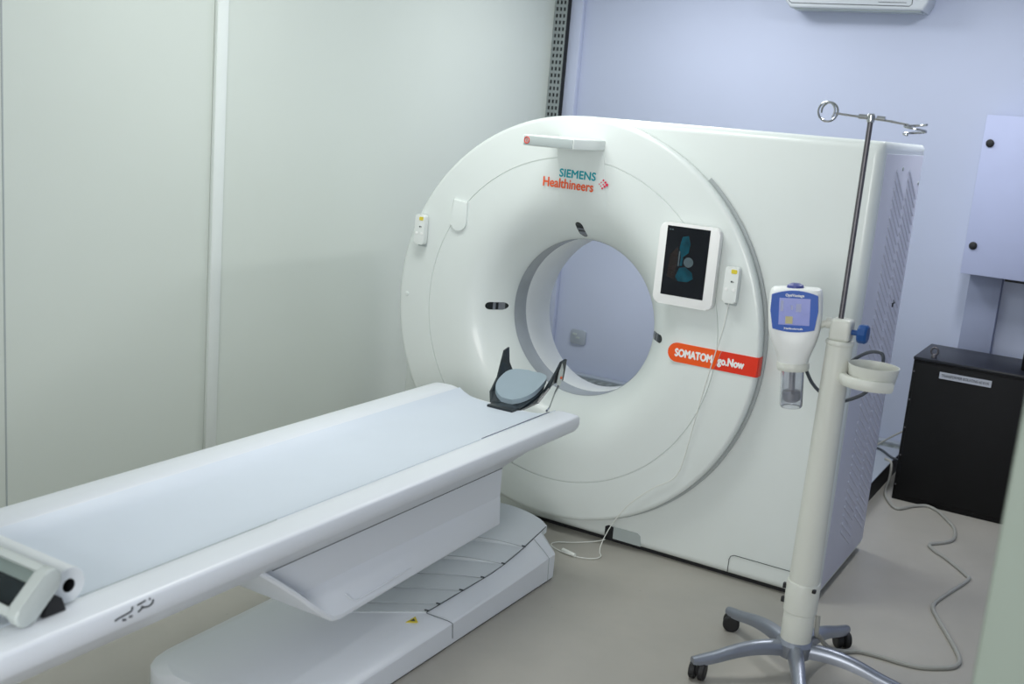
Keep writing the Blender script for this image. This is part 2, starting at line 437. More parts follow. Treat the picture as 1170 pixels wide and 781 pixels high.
# alignment laser windows round the bore mouth
def sensor(a, r0, r1, w):
    # slot of capsule outline laid on the flared ring surface
    def yat(r):
        P = [p for p in prof[10:]]
        for (ra, ya), (rb, yb) in zip(P, P[1:]):
            if rb <= r <= ra: return ya+(yb-ya)*(ra-r)/(ra-rb)
        return 0
    d = Vector((math.cos(a), 0, math.sin(a))); s = Vector((-math.sin(a), 0, math.cos(a)))
    def strip(u0, u1, off, name, m, par):
        bm = bmesh.new(); rows = []
        for k in range(33):
            f = u0+(u1-u0)*(1-math.cos(PI*k/32))/2; r = r0+(r1-r0)*f
            e = min(f, 1-f)*(r1-r0); hw = w/2*min(1, math.sqrt(max(0, 1-max(0, 1-e/(w/2))**2))+.01)
            p = d*r+Vector((0, yat(r)-off, ZC0)); rows.append([p-s*hw, p+s*hw, p+s*hw+Vector((0, off+.004, 0)), p-s*hw+Vector((0, off+.004, 0))])
        loft(bm, rows); return obj(name, bm, m, par)
    o = strip(0, 1, .002, 'laser_window', 'lens', g)
    strip(.12, .38, .0035, 'mirror_strip', 'lensgrey', o); strip(.5, .62, .0035, 'mirror_strip', 'lensgrey', o)
sensor(PI/2, .365, .432, .034); sensor(PI, .362, .43, .034); sensor(0, .365, .445, .034)
bm = bmesh.new(); lathe(bm, [(.0, -.004), (.009, -.003), (.012, .002)], (-.829, 0, .941), 'y', n=20, cap=False); obj('indicator_dot', bm, 'gantry', g)
# round thumb rest on the ring
bm = bmesh.new()
pts = [(-.567+.042*math.cos(t), 1.312+.042*math.sin(t)) for t in [PI+PI*k/20 for k in range(21)]]+[(-.525, 1.40), (-.60, 1.41)]
prism(bm, pts, -.012, .003, bev=.004); obj('handset_dock', bm, 'gantry', g)
bm = bmesh.new(); prism(bm, [(-.59, 1.36), (-.535, 1.36), (-.522, 1.40), (-.52, 1.47), (-.60, 1.47), (-.605, 1.40)], -.006, .003, bev=.002)
bm.free()
# touch display
dp = obj('display_panel', (lambda bm: prism(bm, rrect(.252, .325, .024, cx=.546, cy=1.272), -.046, -.012, bev=.006))(bmesh.new()), 'white', g)
obj('display_mount', bx(.47, .62, -.014, .004, 1.18, 1.36, bev=.004), 'gantry', dp)
sc = obj('touch_screen', bx(.452, .632, -.0475, -.04, 1.148, 1.424), 'screen', dp, smooth=False)
bm = bmesh.new()
prism(bm, [(.520, 1.385), (.545, 1.392), (.556, 1.36), (.552, 1.325), (.535, 1.31), (.523, 1.30), (.512, 1.34)], -.0485, -.047)
prism(bm, [(.507, 1.225), (.52, 1.262), (.545, 1.268), (.575, 1.25), (.582, 1.225), (.56, 1.21), (.52, 1.208)], -.0485, -.047)
prism(bm, [(.522, 1.30), (.532, 1.305), (.53, 1.27), (.52, 1.27)], -.0485, -.047); obj('teal_picture', bm, 'teal', sc, smooth=False)
bm = bmesh.new(); prism(bm, [(.475, 1.31), (.505, 1.345), (.509, 1.29), (.504, 1.215), (.47, 1.22)], -.0483, -.047); obj('brown_picture', bm, 'brown', sc, smooth=False)
bm = bmesh.new(); lathe(bm, [(.020, -.0487), (.020, -.047)], (.556, 0, 1.288), 'y', n=32); obj('round_icon', bm, 'scrgrey', sc, smooth=False)
obj('bar_icon', bx(.512, .517, -.0488, -.047, 1.268, 1.328), 'scrgrey', sc, smooth=False)
for xx in (.461, .471): obj('status_icon', bx(xx, xx+.007, -.0488, -.047, 1.407, 1.412), 'scrgrey', sc, smooth=False)

# hand controllers hooked on the ring
def handset(x, z, label, w, h):
    t = thing('hand_controller', label, 'remote control', (x, -.008, z), 0, 'hand controllers on the scanner face')
    bm = bmesh.new(); prism(bm, rrect(w, h, .009, cx=0, cy=0), -.03, .0, bev=.005); obj('handset_body', bm, 'ctl', t)
    bm = bmesh.new(); prism(bm, rrect(w*.42, .016, .004, cx=w*.16, cy=h/2-.017), -.0316, -.029); obj('yellow_mark', bm, 'yellow', t, smooth=False)
    bm = bmesh.new()
    for sx in (-1, 1): lathe(bm, [(.006, -.0318), (.006, -.029)], (sx*w*.27, 0, -h*.12), 'y', n=16)
    obj('white_buttons', bm, 'white', t, smooth=False)
    bm = bmesh.new(); lathe(bm, [(.0035, -.0318), (.0035, -.029)], (.003, 0, h*.10), 'y', n=12); lathe(bm, [(.002, -.0318), (.002, -.029)], (.010, 0, h*.10), 'y', n=12)
    obj('indicator', bm, 'ink', t, smooth=False)
    bm = bmesh.new(); box(bm, -w*.42, w*.42, -.002, .007, -h*.58, h*.3, bev=.003); obj('holder_clip', bm, 'greyface', t)
    return t
handset(-.757, 1.252, 'white hand controller with a yellow mark on the left rim of the scanner', .052, .135)
hs = handset(.735, 1.224, 'white hand controller with a long white cord, right of the touch display', .056, .142)
o0 = hs.location
cp = [(.733, -.022, 1.155), (.722, -.02, 1.05), (.704, -.018, .956), (.675, -.014, .806), (.643, -.010, .616), (.621, -.008, .48), (.600, -.008, .407), (.56, -.010, .365), (.503, -.011, .325),
      (.42, -.012, .245), (.372, -.014, .18), (.33, -.02, .10), (.31, -.04, .03), (.32, -.07, .006), (.345, -.11, .006), (.335, -.15, .006), (.29, -.18, .006), (.23, -.185, .006), (.16, -.17, .006), (.12, -.14, .006), (.13, -.10, .006), (.185, -.055, .006), (.25, .02, .006), (.29, .04, .02)]
bm = tube(bmesh.new(), [Vector(p)-o0 for p in cp], .0021, n=8); obj('cord', bm, 'wcord', hs)
bm = tube(bmesh.new(), [Vector(p)-o0 for p in ((.26, -.185, .009), (.19, -.165, .009))], .008, n=10, smooth=2); obj('cord_sleeve', bm, 'wcord', hs)

# ------------------------------------------------------------------ patient table
tb = thing('patient_table', 'long white patient couch on a stepped floor base, running into the scanner bore', 'patient table', (0, -1.5, 0))
o0 = tb.location.copy()
T = lambda bm: loc_(bm, o0)
Y0, Y1 = -3.35, -.415
def xsec(s, dz=0):      # s scales rails towards the end (rounding)
    half = [(.0, .645), (.06, .6455), (.12, .649), (.17, .657), (.205, .670), (.228, .684), (.245, .6905), (.265, .6925), (.30, .6915), (.327, .690), (.335, .6875), (.339, .681),
            (.339, .655), (.336, .637), (.328, .626), (.31, .618), (.27, .607), (.235, .602), (.20, .600), (0, .600)]
    return half
def table_ring(y, k=0.0):
    h = xsec(1)
    # k: 0 full, 1 pulled in (rounded nose)
    pts = []
    zc = .652
    for x, z in h[:-1]: pts.append((x*(1-.035*k), zc+(z-zc)*(1-.55*k)))
    pts.append((0, zc+(.6-zc)*(1-.55*k)))
    full = [(x, z) for x, z in pts]+[(-x, z) for x, z in pts[-2:0:-1]]
    return [Vector((x, y, z)) for x, z in full]
rings = [table_ring(Y0, 1), table_ring(Y0+.01, .4), table_ring(Y0+.03, 0)]
rings += [table_ring(Y0+.03+(Y1-.035-Y0-.03)*k/14) for k in range(1, 15)]
rings += [table_ring(Y1-.02, .12), table_ring(Y1-.008, .4), table_ring(Y1-.001, .75), table_ring(Y1, 1)]
bm = bmesh.new(); loft(bm, rings); tt = obj('tabletop', T(bm), 'table', tb, angle=50)
# trough lining (slightly bluer sheet) a hair above the shell
xs = [-.226+.452*k/24 for k in range(25)]
def ztr(x):
    h = xsec(1)
    for (xa, za), (xb, zb) in zip(h, h[1:]):
        if xa <= abs(x) <= xb: return za+(zb-za)*(abs(x)-xa)/(xb-xa)
    return .645
bm = bmesh.new()
rows = []
for k in range(13):
    y = Y0+.06+(Y1-.01-Y0-.06)*k/12
    rows.append([Vector((x, y, ztr(x)+.0025)) for x in xs]+[Vector((x, y, ztr(x)-.001)) for x in reversed(xs)])
loft(bm, rows); obj('cradle_lining', T(bm), 'cradle', tb, angle=50)
# navy gap along the near rail
bm = bmesh.new(); rows = []
for k in range(11):
    f = k/10; y = -.93+(-.43+.93)*f; w = .001+.0075*min(1, 1.6*f)*(1-.3*f)
    x = .205-.008*f
    rows.append([Vector((x-w, y, ztr(x-w)+.0035)), Vector((x+w, y, ztr(x+w)+.0055)), Vector((x+w, y, ztr(x+w)-.002)), Vector((x-w, y, ztr(x-w)-.002))])
loft(bm, rows); obj('rail_gap', T(bm), 'navy', tb)
bm = bmesh.new(); tube(bm, [(.231, y, ztr(.231)+.001) for y in (-2.62, -2.3, -2.0)], .0014, n=6, smooth=2); obj('lining_edge', T(bm), 'sealgrey', tb)
# hand-written marks on the near rail
def strokes(segs, r=.0022):
    bm = bmesh.new()
    for s in segs: tube(bm, [(.3395, -2.617+.104*u, .650+.034*v) for u, v in s], r, n=6, smooth=4)
    return bm
ws = [[(0, .34), (.12, .42), (.3, .48), (.42, .56), (.45, .84)], [(.20, .10), (.23, .22)], [(.255, .06), (.275, .18)], [(.37, .14), (.40, .24)], [(.42, .12), (.44, .24)],
      [(.58, .78), (.68, .82), (.79, .88)], [(.60, .28), (.66, .36), (.72, .46), (.80, .40), (.90, .38), (.98, .5), (1.0, .72)], [(.69, .55), (.73, .5)], [(.90, .92), (.915, .82)]]
obj('marker_writing', T(strokes(ws)), 'ink', tb)
# lift carriage under the top
def car_ring(y, zb, zf, wb):
    # wb: half width at flared lip
    pts = [(.205, .604), (.205, zf+.004), (.2065, zf), (wb, zb+.02), (wb+.001, zb+.010), (wb-.004, zb+.003), (wb-.014, zb), (0, zb)]
    full = pts+[(-x, z) for x, z in pts[-2::-1]]
    return [Vector((x, y, z)) for x, z in full]
rings = []
for y, f in ((-2.09, 0), (-2.04, .12), (-1.98, .3), (-1.91, .52), (-1.85, .73), (-1.80, .89), (-1.765, .98), (-1.73, 1), (-1.4, 1), (-1.0, 1), (-.80, 1), (-.765, 1)):
    zb = .56-(.56-.30)*f; zf = max(.41, zb+.022)
    wl_ = .226+.032*f if y < -1.7 else .258-.045*(y+1.73)/.965
    rings.append(car_ring(y, zb, min(zf, .57), wl_))
bm = bmesh.new(); loft(bm, rings); obj('lift_carriage', T(bm), 'table', tb, angle=18)
bm = bmesh.new(); tube(bm, [(.2365, -1.69, .362), (.2478, -1.665, .338), (.2488, -1.62, .333), (.2375, -1.36, .335)], .0022, n=6, smooth=4); obj('carriage_groove', T(bm), 'table', tb)
rings = []
for y, zb, w in ((-3.30, .545, .21), (-3.28, .532, .212), (-2.0, .53, .212), (-.80, .53, .212), (-.76, .535, .213), (-.68, .565, .235), (-.60, .595, .27), (-.56, .606, .285)):
    pts = [(.318, .625), (.315, .619), (w+.006, zb+.004), (w, zb), (0, zb)]
    rings.append([Vector((x, y, z)) for x, z in pts]+[Vector((-x, y, z)) for x, z in pts[-2::-1]])
bm = bmesh.new(); loft(bm, rings); obj('underframe', T(bm), 'table', tb, angle=30)
bm = bmesh.new(); box(bm, .200, .2075, -1.98, -.77, .524, .5305); obj('carriage_joint', T(bm), 'groove', tb, smooth=False)
# floor base
def base_ring(y, w, zs, zi, xi, r=0):
    pts = [(w-.006, .004), (w, .012), (w, zs-.006), (w-.005, zs), (xi, zi), (0, zi+.004)]
    full = [(x, z) for x, z in pts]+[(-x, z) for x, z in pts[-2::-1]]
    return [Vector((x, y, z)) for x, z in full]
rings = []
for y, w in ((-2.03, .15), (-2.026, .19), (-2.01, .23), (-1.985, .262), (-1.95, .283), (-1.90, .294), (-1.85, .296)):
    rings.append(base_ring(y, w, .085, .115, w-.075))
for y, zs, zi in ((-1.6, .087, .117), (-1.225, .092, .121), (-1.0, .096, .121), (-.8, .1, .124), (-.6, .106, .14), (-.48, .112, .17), (-.445, .114, .18)):
    rings.append(base_ring(y, .296, zs, zi, .221))
rings.append(base_ring(-.425, .282, .113, .178, .215)); rings.append(base_ring(-.418, .25, .11, .165, .20))
bm = bmesh.new(); loft(bm, rings); obj('floor_base', T(bm), 'table', tb, angle=28)
obj('base_gasket', T(bx(-.288, .288, -1.96, -.44, 0, .006)), 'dark', tb, smooth=False)
bm = bmesh.new(); tube(bm, [(.222, -1.225, .1225), (.25, -1.21, .113), (.285, -1.185, .099), (.2966, -1.172, .088), (.2966, -1.165, .03)], .0012, n=6, smooth=0)
obj('base_joint', T(bm), 'groove', tb)
bm = bmesh.new(); tube(bm, [(.225, -.50, .168), (.27, -.50, .135), (.2966, -.495, .108), (.2966, -.49, .012)], .0012, n=6, smooth=0)
obj('base_joint', T(bm), 'sealgrey', tb)
# stepped telescopic cover plates
YJ = [-1.223, -1.154, -1.010, -.867, -.722, -.573, -.400]
def zedge(y): return .122 if y < -.8 else .122+.066*((y+.8)/.4)**1.4
for k in range(6):
    ya, yb = YJ[k], YJ[k+1]
    bm = bmesh.new()
    rowsA, rowsB = [], []
    th = .012
    for j in range(17):
        x = -.2185+.437*j/16; u = abs(x)/.2185
        skew = -.19*(1-u)
        skb = -.19*(1-u) if k < 5 else -.06*(1-u)
        crown = (.03 if k < 4 else .045)*(1-u*u)*(k/5)
        za = zedge(ya)+.007+crown; zb = zedge(yb)+.003+(.03*(1-u*u)*((k+1)/5) if k < 5 else .062*(1-u*u)**.7)
        rowsA.append((x, ya+skew, za)); rowsB.append((x, yb+skb+.012, zb))
    loft(bm, [[Vector(p) for p in rowsA]+[Vector((p[0], p[1], p[2]-.03)) for p in reversed(rowsA)],
              [Vector(p) for p in rowsB]+[Vector((p[0], p[1], p[2]-.03)) for p in reversed(rowsB)]])
    pl_ = obj('cover_plate', T(bm), 'plate', tb, angle=25)
    bm = bmesh.new(); tube(bm, [(p[0], p[1]-.001, p[2]-.0015) for p in rowsA], .0009, n=6, smooth=0); obj('plate_joint', T(bm), 'jointgrey', pl_)
    bm = bmesh.new(); tube(bm, [(.214, ya-.003, zedge(ya)+.010), (.2185, ya+.002, zedge(ya)+.008), (.221, ya+.012, zedge(ya)+.003)], .0028, n=6, smooth=0)
    obj('notch', T(bm), 'groove', pl_)
bm = bmesh.new(); tube(bm, [(.2205, y, zedge(y)+.002) for y in [YJ[0]+(YJ[-1]-YJ[0])*k/16 for k in range(17)]], .0015, n=6, smooth=0)
obj('edge_seal', T(bm), 'groove', tb)
# warning triangle
wl = obj('warning_label', T(prism(bmesh.new(), [(.208, -1.325), (.240, -1.30), (.208, -1.27)], .1205, .1225, axis='z', mtx=Matrix.Translation((0, 0, 0)))), 'yellow', tb, smooth=False)
obj('warning_symbol', T(prism(bmesh.new(), [(.214, -1.308), (.228, -1.299), (.214, -1.287)], .1222, .1232, axis='z')), 'ink', wl, smooth=False)

# ------------------------------------------------------------------ head holder
hh = thing('head_holder', 'black winged head holder with a slate-blue pad at the scanner end of the couch', 'head support', (0, -.42, .65))
o0 = hh.location.copy()
def holder_surface(x, y, off=0):
    f = (y+.42)/.23
    return .656+.085*f+.028*(x/.11)**2*(.6+.6*f)+off
def patch(xw, ys, off, th, nx=14, ny=14, shape=lambda v: 1, cx=0):
    bm = bmesh.new(); rows = []
    for j in range(ny+1):
        v = j/ny; y = ys[0]+(ys[1]-ys[0])*v; w = xw*shape(v)
        top = [Vector((cx-w+2*w*i/nx, y, holder_surface(-w+2*w*i/nx, y, off))) for i in range(nx+1)]
        rows.append(top+[Vector((p.x, p.y, p.z-th)) for p in reversed(top)])
    loft(bm, rows); return bm
obj('shell', loc_(patch(.108, (-.43, -.185), -.006, .012, cx=-.004, shape=lambda v: (.6+.4*min(1, v*2.2))*max(.25, (1-(max(0, v-.15)/.85)**2)**.5)), o0), 'carbon', hh)
obj('pad', loc_(patch(.097, (-.40, -.19), .014, .020, cx=-.012, shape=lambda v: max(.28, (1-abs(2*v-1)**2.6)**.5)), o0), 'pad', hh, angle=60)
obj('foot_plate', loc_(bx(-.06, .06, -.475, -.40, .646, .658, bev=.004), o0), 'carbon', hh)
for s in (-1, 1):
    bm = bmesh.new()
    poly = [(.075, -.42, .654), (.118, -.36, .685), (.128, -.295, .735), (.134, -.262, .80), (.140, -.238, .838), (.143, -.200, .846), (.139, -.198, .80), (.133, -.196, .755), (.100, -.21, .736), (.088, -.28, .694), (.068, -.37, .662)]
    dx = -.012 if s > 0 else .006
    A = [bm.verts.new((s*x+dx, y, z-.006)) for x, y, z in poly]; B = [bm.verts.new((s*(x+.009)+dx, y, z-.008)) for x, y, z in poly]
    bm.faces.new(A[::-1]); bm.faces.new(B)
    for i in range(len(A)): bm.faces.new((A[i], A[(i+1) % len(A)], B[(i+1) % len(A)], B[i]))
    bmesh.ops.triangulate(bm, faces=[f for f in bm.faces if len(f.verts) > 4])
    w = obj('wing', loc_(bm, o0), 'carbon', hh, smooth=False)
    if s > 0:
        bm = bmesh.new()
        prism(bm, [(-.272, .745), (-.258, .80), (-.240, .828), (-.226, .80), (-.228, .76), (-.244, .732)], .139, .1425, axis='x')
        obj('steel_clip', loc_(bm, o0), 'chrome', w, smooth=False)
        lathe(bm := bmesh.new(), [(.006, 0), (.006, .003)], (.142, -.24, .768), 'x', n=14); obj('orange_dot', loc_(bm, o0), 'ltorange', w)
bm = bmesh.new(); tube(bm, [(.138, -.245, .735), (.155, -.31, .715), (.185, -.40, .682), (.195, -.44, .678)], lambda f: .0028+.002*abs(2*f-1), n=8, smooth=4)
obj('support_rod', loc_(bm, o0), 'chrome', hh)

# ------------------------------------------------------------------ paper roll and tilted frame on the near end of the couch
pr = thing('paper_roll', 'white roll of couch paper with a dark hollow core, across the couch near end', 'paper roll', (0, -2.665, .7335))
bm = bmesh.new(); lathe(bm, [(.0155, .250), (.040, .250), (.0405, .247), (.0405, -.247), (.040, -.250), (.0155, -.250)], (0, 0, 0), 'x', n=40, cap=False); obj('paper', bm, 'paper', pr)
bm = bmesh.new(); lathe(bm, [(.0155, .249), (.0155, -.249)], (0, 0, 0), 'x', n=24, cap=False); obj('core', bm, 'dark', pr)
fr = thing('tilted_frame', 'white frame with rounded side plates and a dark sheet as its shaded hollow, beside the paper roll', 'frame', (0, -2.76, .694))
o0 = fr.location.copy()
Ay, Az, By, Bz, RC = -2.731, .777, -2.790, .7195, .0255
ang = math.atan2(Az-Bz, Ay-By)
cap_ = [(Ay+RC*math.cos(ang-PI/2+PI*k/14), Az+RC*math.sin(ang-PI/2+PI*k/14)) for k in range(15)]+[(By+RC*math.cos(ang+PI/2+PI*k/14), Bz+RC*math.sin(ang+PI/2+PI*k/14)) for k in range(15)]
for x0 in (.252, -.284):
    bm = bmesh.new(); prism(bm, cap_, x0, x0+.032, axis='x', bev=.006); obj('side_plate', loc_(bm, o0), 'frame', fr)
U = Vector((0, math.cos(ang), math.sin(ang))); V = Vector((0, -math.sin(ang), math.cos(ang)))
def fbox(u0, u1, v0, v1, bev=.003, xx=.256):
    bm = bmesh.new(); m = Matrix(((1, 0, 0), U, V)).transposed().to_4x4(); m.translation = Vector((0, (Ay+By)/2, (Az+Bz)/2))
    box(bm, -xx, xx, u0, u1, v0, v1, bev=bev, mtx=m); return loc_(bm, o0)
obj('top_bar', fbox(.044, .062, -.016, .018, .005), 'frame', fr)
obj('lower_bar', fbox(-.060, -.040, -.012, .016, .005), 'frame', fr)
obj('inner_strip', fbox(.018, .046, -.014, -.004), 'innergreen', fr)
obj('hollow_shade', fbox(-.042, .020, -.020, -.010), 'hollowdark', fr)  # dark sheet standing in for the shade in the hollow between the plates
bm = bmesh.new(); lathe(bm, [(.006, .2), (.006, .254)], (0, Ay+.004, Az+.018), 'x', n=12); obj('hinge_pin', loc_(bm, o0), 'dark', fr)
bm = bmesh.new(); prism(bm, [(-2.745, .694), (-2.690, .694), (-2.700, .725), (-2.722, .742)], .262, .274, axis='x'); obj('support_foot', loc_(bm, o0), 'dark', fr, smooth=False)

# ------------------------------------------------------------------ rolling stand
SX, SY = 1.306, -.575
st = thing('rolling_stand', 'pale five-wheeled rolling stand with a tall steel pole, in front of the scanner', 'medical stand', (SX, SY, 0))
for ang in (223.7, 146, 75, 3.5, 291):
    a = math.radians(ang); d = Vector((math.cos(a), math.sin(a), 0)); s = Vector((-d.y, d.x, 0))
    rings = []
    for k in range(12):
        f = k/11; r = .03+.34*f
        zt = .130+.012*math.sin(PI*min(1, f*1.3))-.050*f**1.6; hgt = .048-.018*f; hw = .026-.008*f
        if k == 11: hgt *= .7; hw *= .8
        c = d*r
        sec = [(-1, -1), (1, -1), (1, -.1), (.8, .62), (.35, .95), (-.35, .95), (-.8, .62), (-1, -.1)]
        rings.append([c+s*hw*u+Vector((0, 0, zt-hgt/2+hgt/2*v)) for u, v in sec])
    bm = bmesh.new(); loft(bm, rings)
    lg_ = obj('leg', bm, 'alu', st, angle=40)
    tip = d*.345
    cst = obj('caster', (lambda bm: [lathe(bm, [(.006, h0), (.026, h0), (.0305, h0+.004), (.0305, h0+.019), (.026, h0+.023), (.006, h0+.023)], (0, 0, 0), 'y', n=28) for h0 in (-.027, .004)] and bm)(bmesh.new()), 'blackrub', st)
    cst.location = tip+Vector((0, 0, .0305)); cst.rotation_euler = (0, 0, a+.9)
    bm = bmesh.new(); lathe(bm, [(.009, .0), (.009, .042)], (0, 0, 0), 'z', n=14); box(bm, -.02, .02, -.0045, .0045, -.008, .03, bev=.003)
    obj('caster_fork', bm, 'blackrub', cst)
bm = bmesh.new(); lathe(bm, [(.02, .075), (.058, .08), (.062, .1), (.062, .125), (.052, .138), (.02, .14)], (0, 0, 0), 'z', n=40); obj('hub', bm, 'alu', st)
bm = bmesh.new(); lathe(bm, [(.05, .132), (.052, .14), (.052, .235), (.050, .24)], (0, 0, 0), 'z', n=40); obj('lower_sleeve', bm, 'ivory', st)
bm = bmesh.new(); lathe(bm, [(.050, .238), (.056, .242), (.0565, .34), (.054, .348), (.05, .35)], (0, 0, 0), 'z', n=40); cl = obj('collar', bm, 'ivory', st)
for zz in (.27, .32): obj('collar_screw', bx(-.064, -.050, -.022, -.006, zz-.009, zz+.009, bev=.002), 'blackrub', cl)
obj('collar_screw', bx(.04, .052, -.045, -.030, .33, .342, bev=.002), 'blackrub', cl)
bm = bmesh.new(); lathe(bm, [(.0505, .345), (.0505, .37), (.046, .7), (.0415, 1.165), (.044, 1.168), (.045, 1.176), (.042, 1.182), (.02, 1.183)], (0, 0, 0), 'z', n=40); obj('column', bm, 'ivory', st)
cp_ = obj('clamp_block', bx(-.033, .033, -.034, .034, 1.18, 1.252, bev=.012, seg=4), 'ivory', st)
bm = bmesh.new()
lathe(bm, [(.009, .03), (.009, .058)], (0, -.005, 1.214), 'x', n=16); 
lathe(bm, [(.012, .052), (.028, .054), (.031, .060), (.031, .078), (.027, .084), (.008, .084)], (0, -.005, 1.214), 'x', n=10)
obj('clamp_knob', bm, 'blueknob', cp_, angle=25)
bm = bmesh.new(); lathe(bm, [(.0085, 1.24), (.0085, 1.882)], (-.008, 0, 0), 'z', n=18); obj('pole', bm, 'steel', st)
# hook crossbar on top
bm = bmesh.new(); tube(bm, [(-.115, -.01, 1.890), (-.03, 0, 1.884), (.06, 0, 1.878)], .0035, n=8, smooth=2)
tube(bm, [(.05, 0, 1.878), (.105, .008, 1.872)], .0035, n=8, smooth=1)
cb = obj('crossbar', bm, 'chrome', st)
bm = bmesh.new()
for x0, x1 in ((-.045, -.018), (.01, .035)): tube(bm, [(x0, 0, 1.885-.03*(x0)), (x1, 0, 1.885-.03*x1)], .0075, n=10, smooth=1)
lathe(bm, [(.011, 1.870), (.012, 1.874), (.012, 1.892), (.008, 1.897)], (-.008, 0, 0), 'z', n=16)
obj('ferrule', bm, 'chrome', cb)
# spiral hooks at both ends
bm = bmesh.new(); tube(bm, [(-.142+.028*math.cos(t), -.03+.018*t/PI, 1.893+.030*math.sin(t)) for t in [-.6+k*.35 for k in range(30)]], .0033, n=8, smooth=3); obj('hook', bm, 'chrome', st)
bm = bmesh.new(); tube(bm, [(.127+.032*math.cos(t), .004+.032*math.sin(t), 1.878-.011*t/PI) for t in [.4+k*.35 for k in range(30)]], .0033, n=8, smooth=3); obj('hook', bm, 'chrome', st)
# cup holder on the column
bm = bmesh.new(); lathe(bm, [(.02, 1.058), (.066, 1.06), (.070, 1.066), (.079, 1.122), (.076, 1.122), (.067, 1.07), (.02, 1.068)], (.118, -.01, 0), 'z', n=48, cap=False); ch = obj('cup_holder', bm, 'ivory', st)
bm = bmesh.new()
a0, a1 = math.radians(165), math.radians(330)
rs = []
for k in range(25):
    a = a0+(a1-a0)*k/24; c = Vector((.112, -.006, 1.068)); dd = Vector((math.cos(a), math.sin(a), 0))
    rs.append([c+dd*(.088+u)+Vector((0, 0, v)) for u, v in ((-.018, -.016), (.004, -.016), (.009, -.006), (.009, .010), (.003, .018), (-.012, .018))])
loft(bm, rs); obj('handle_band', bm, 'ivory', ch, angle=50)
bm = bmesh.new(); lathe(bm, [(.02, 1.048), (.06, 1.048), (.062, 1.058), (.02, 1.059)], (.118, -.01, 0), 'z', n=32); obj('base_pad', bm, 'dark', ch)

# ------------------------------------------------------------------ contrast injector on the stand
ij = thing('contrast_injector', 'white contrast injector head with a blue-framed display and clear syringe barrel, clamped to the stand', 'medical injector', (1.157, SY-.01, 1.196), math.radians(11))
ij.rotation_euler = (0, math.radians(-5), math.radians(11))
def se(w, d, n=28, p=3.2):
    out = []
    for k in range(n):
        t = 2*PI*k/n; c, s = math.cos(t), math.sin(t)
        out.append((w/2*math.copysign(abs(c)**(2/p), c), d/2*math.copysign(abs(s)**(2/p), s)))
    return out
secs = [(.134, .145, .070, 3.4, 0), (.128, .160, .088, 4, 0), (.11, .167, .094, 4.5, 0), (.06, .171, .096, 5, 0), (.0, .166, .096, 4.5, 0), (-.012, .160, .098, 4, 0),
        (-.030, .152, .102, 3.4, 0), (-.055, .135, .104, 2.8, 0), (-.080, .116, .100, 2.4, 0), (-.100, .102, .096, 2.2, 0), (-.115, .096, .094, 2, 0)]
bm = bmesh.new(); loft(bm, [[Vector((x, y, z)) for x, y in se(w, d, 32, p)] for z, w, d, p, _ in secs]); obj('housing', bm, 'inj', ij, angle=50)
bm = bmesh.new(); lathe(bm, [(.040, -.112), (.051, -.113), (.053, -.122), (.053, -.132), (.050, -.138), (.036, -.139)], (0, 0, 0), 'z', n=40); obj('syringe_collar', bm, 'ivory', ij)
bm = bmesh.new(); lathe(bm, [(.037, -.135), (.037, -.258), (.034, -.264), (.030, -.266), (.030, -.262), (.0335, -.256), (.0335, -.135)], (0, 0, 0), 'z', n=40, cap=False); obj('syringe_barrel', bm, 'acrylic', ij)
bm = bmesh.new(); lathe(bm, [(.008, -.13), (.010, -.135), (.010, -.205), (.026, -.208), (.031, -.215), (.031, -.236), (.02, -.246)], (0, 0, 0), 'z', n=32); obj('plunger', bm, 'piston', ij)
bm = bmesh.new(); lathe(bm, [(.026, .126), (.028, .130), (.026, .142), (.014, .148)], (-.004, .0, 0), 'z', n=24); obj('top_knob', bm, 'purple', ij)
FZ = .012
bm = bmesh.new()
top = [(-.070+.14*k/12, .099+.014*(1-((k-6)/6)**2)) for k in range(13)]
botm = [(.064-.128*k/12, -.008-.009*(1-((k-6)/6)**2)) for k in range(13)]
prism(bm, [(a*1.03, b*1.04+FZ) for a, b in top[::-1]+[(-.073, .05)]+botm[::-1]+[(.073, .05)]], -.0515, -.040); fpl = obj('faceplate', bm, 'blue', ij, smooth=False)
scr = obj('display', bx(-.0475, .050, -.0525, -.05, .006+FZ, .093+FZ), 'lcd', fpl, smooth=False)
obj('display_icon', bx(-.026, -.003, -.0532, -.052, .010+FZ, .034+FZ), 'lcdyellow', scr, smooth=False)
for xa, xb, za, zb in ((-.043, -.034, .05, .085), (.006, .022, .05, .076), (-.01, -.004, .056, .07)): obj('display_mark', bx(xa, xb, -.053, -.052, za+FZ, zb+FZ), 'lcdpale', scr, smooth=False)
text('brand_lettering', 'OptiVantage', .012, 'white', fpl, (-.0285, -.0518, .0985+FZ), fat=.0006, width=.058)
text('maker_lettering', 'Mallinckrodt', .008, 'white', fpl, (-.0285, -.0518, -.0085+FZ), fat=.0005, width=.058)
bm = bmesh.new(); tube(bm, [(.075, 0, .012), (.100, .005, .022), (.130, .008, .024)], .0115, n=14, smooth=4); lathe(bm, [(.016, .098), (.018, .102), (.018, .116), (.014, .12)], (0, .006, .023), 'x', n=20); obj('mount_arm', bm, 'ivory', ij)
inv = (Matrix.Translation(ij.location) @ ij.rotation_euler.to_matrix().to_4x4()).inverted()
cpts = [(1.205, -.555, 1.06), (1.225, -.52, 1.01), (1.262, -.50, .975), (1.305, -.50, .962), (1.36, -.50, .985), (1.40, -.49, 1.02), (1.425, -.47, 1.09), (1.425, -.47, 1.135), (1.405, -.47, 1.145), (1.37, -.475, 1.135), (1.33, -.50, 1.10), (1.318, -.527, 1.07)]
bm = tube(bmesh.new(), [inv @ Vector(p) for p in cpts], .0058, n=10); obj('cable', bm, 'dcord', ij)

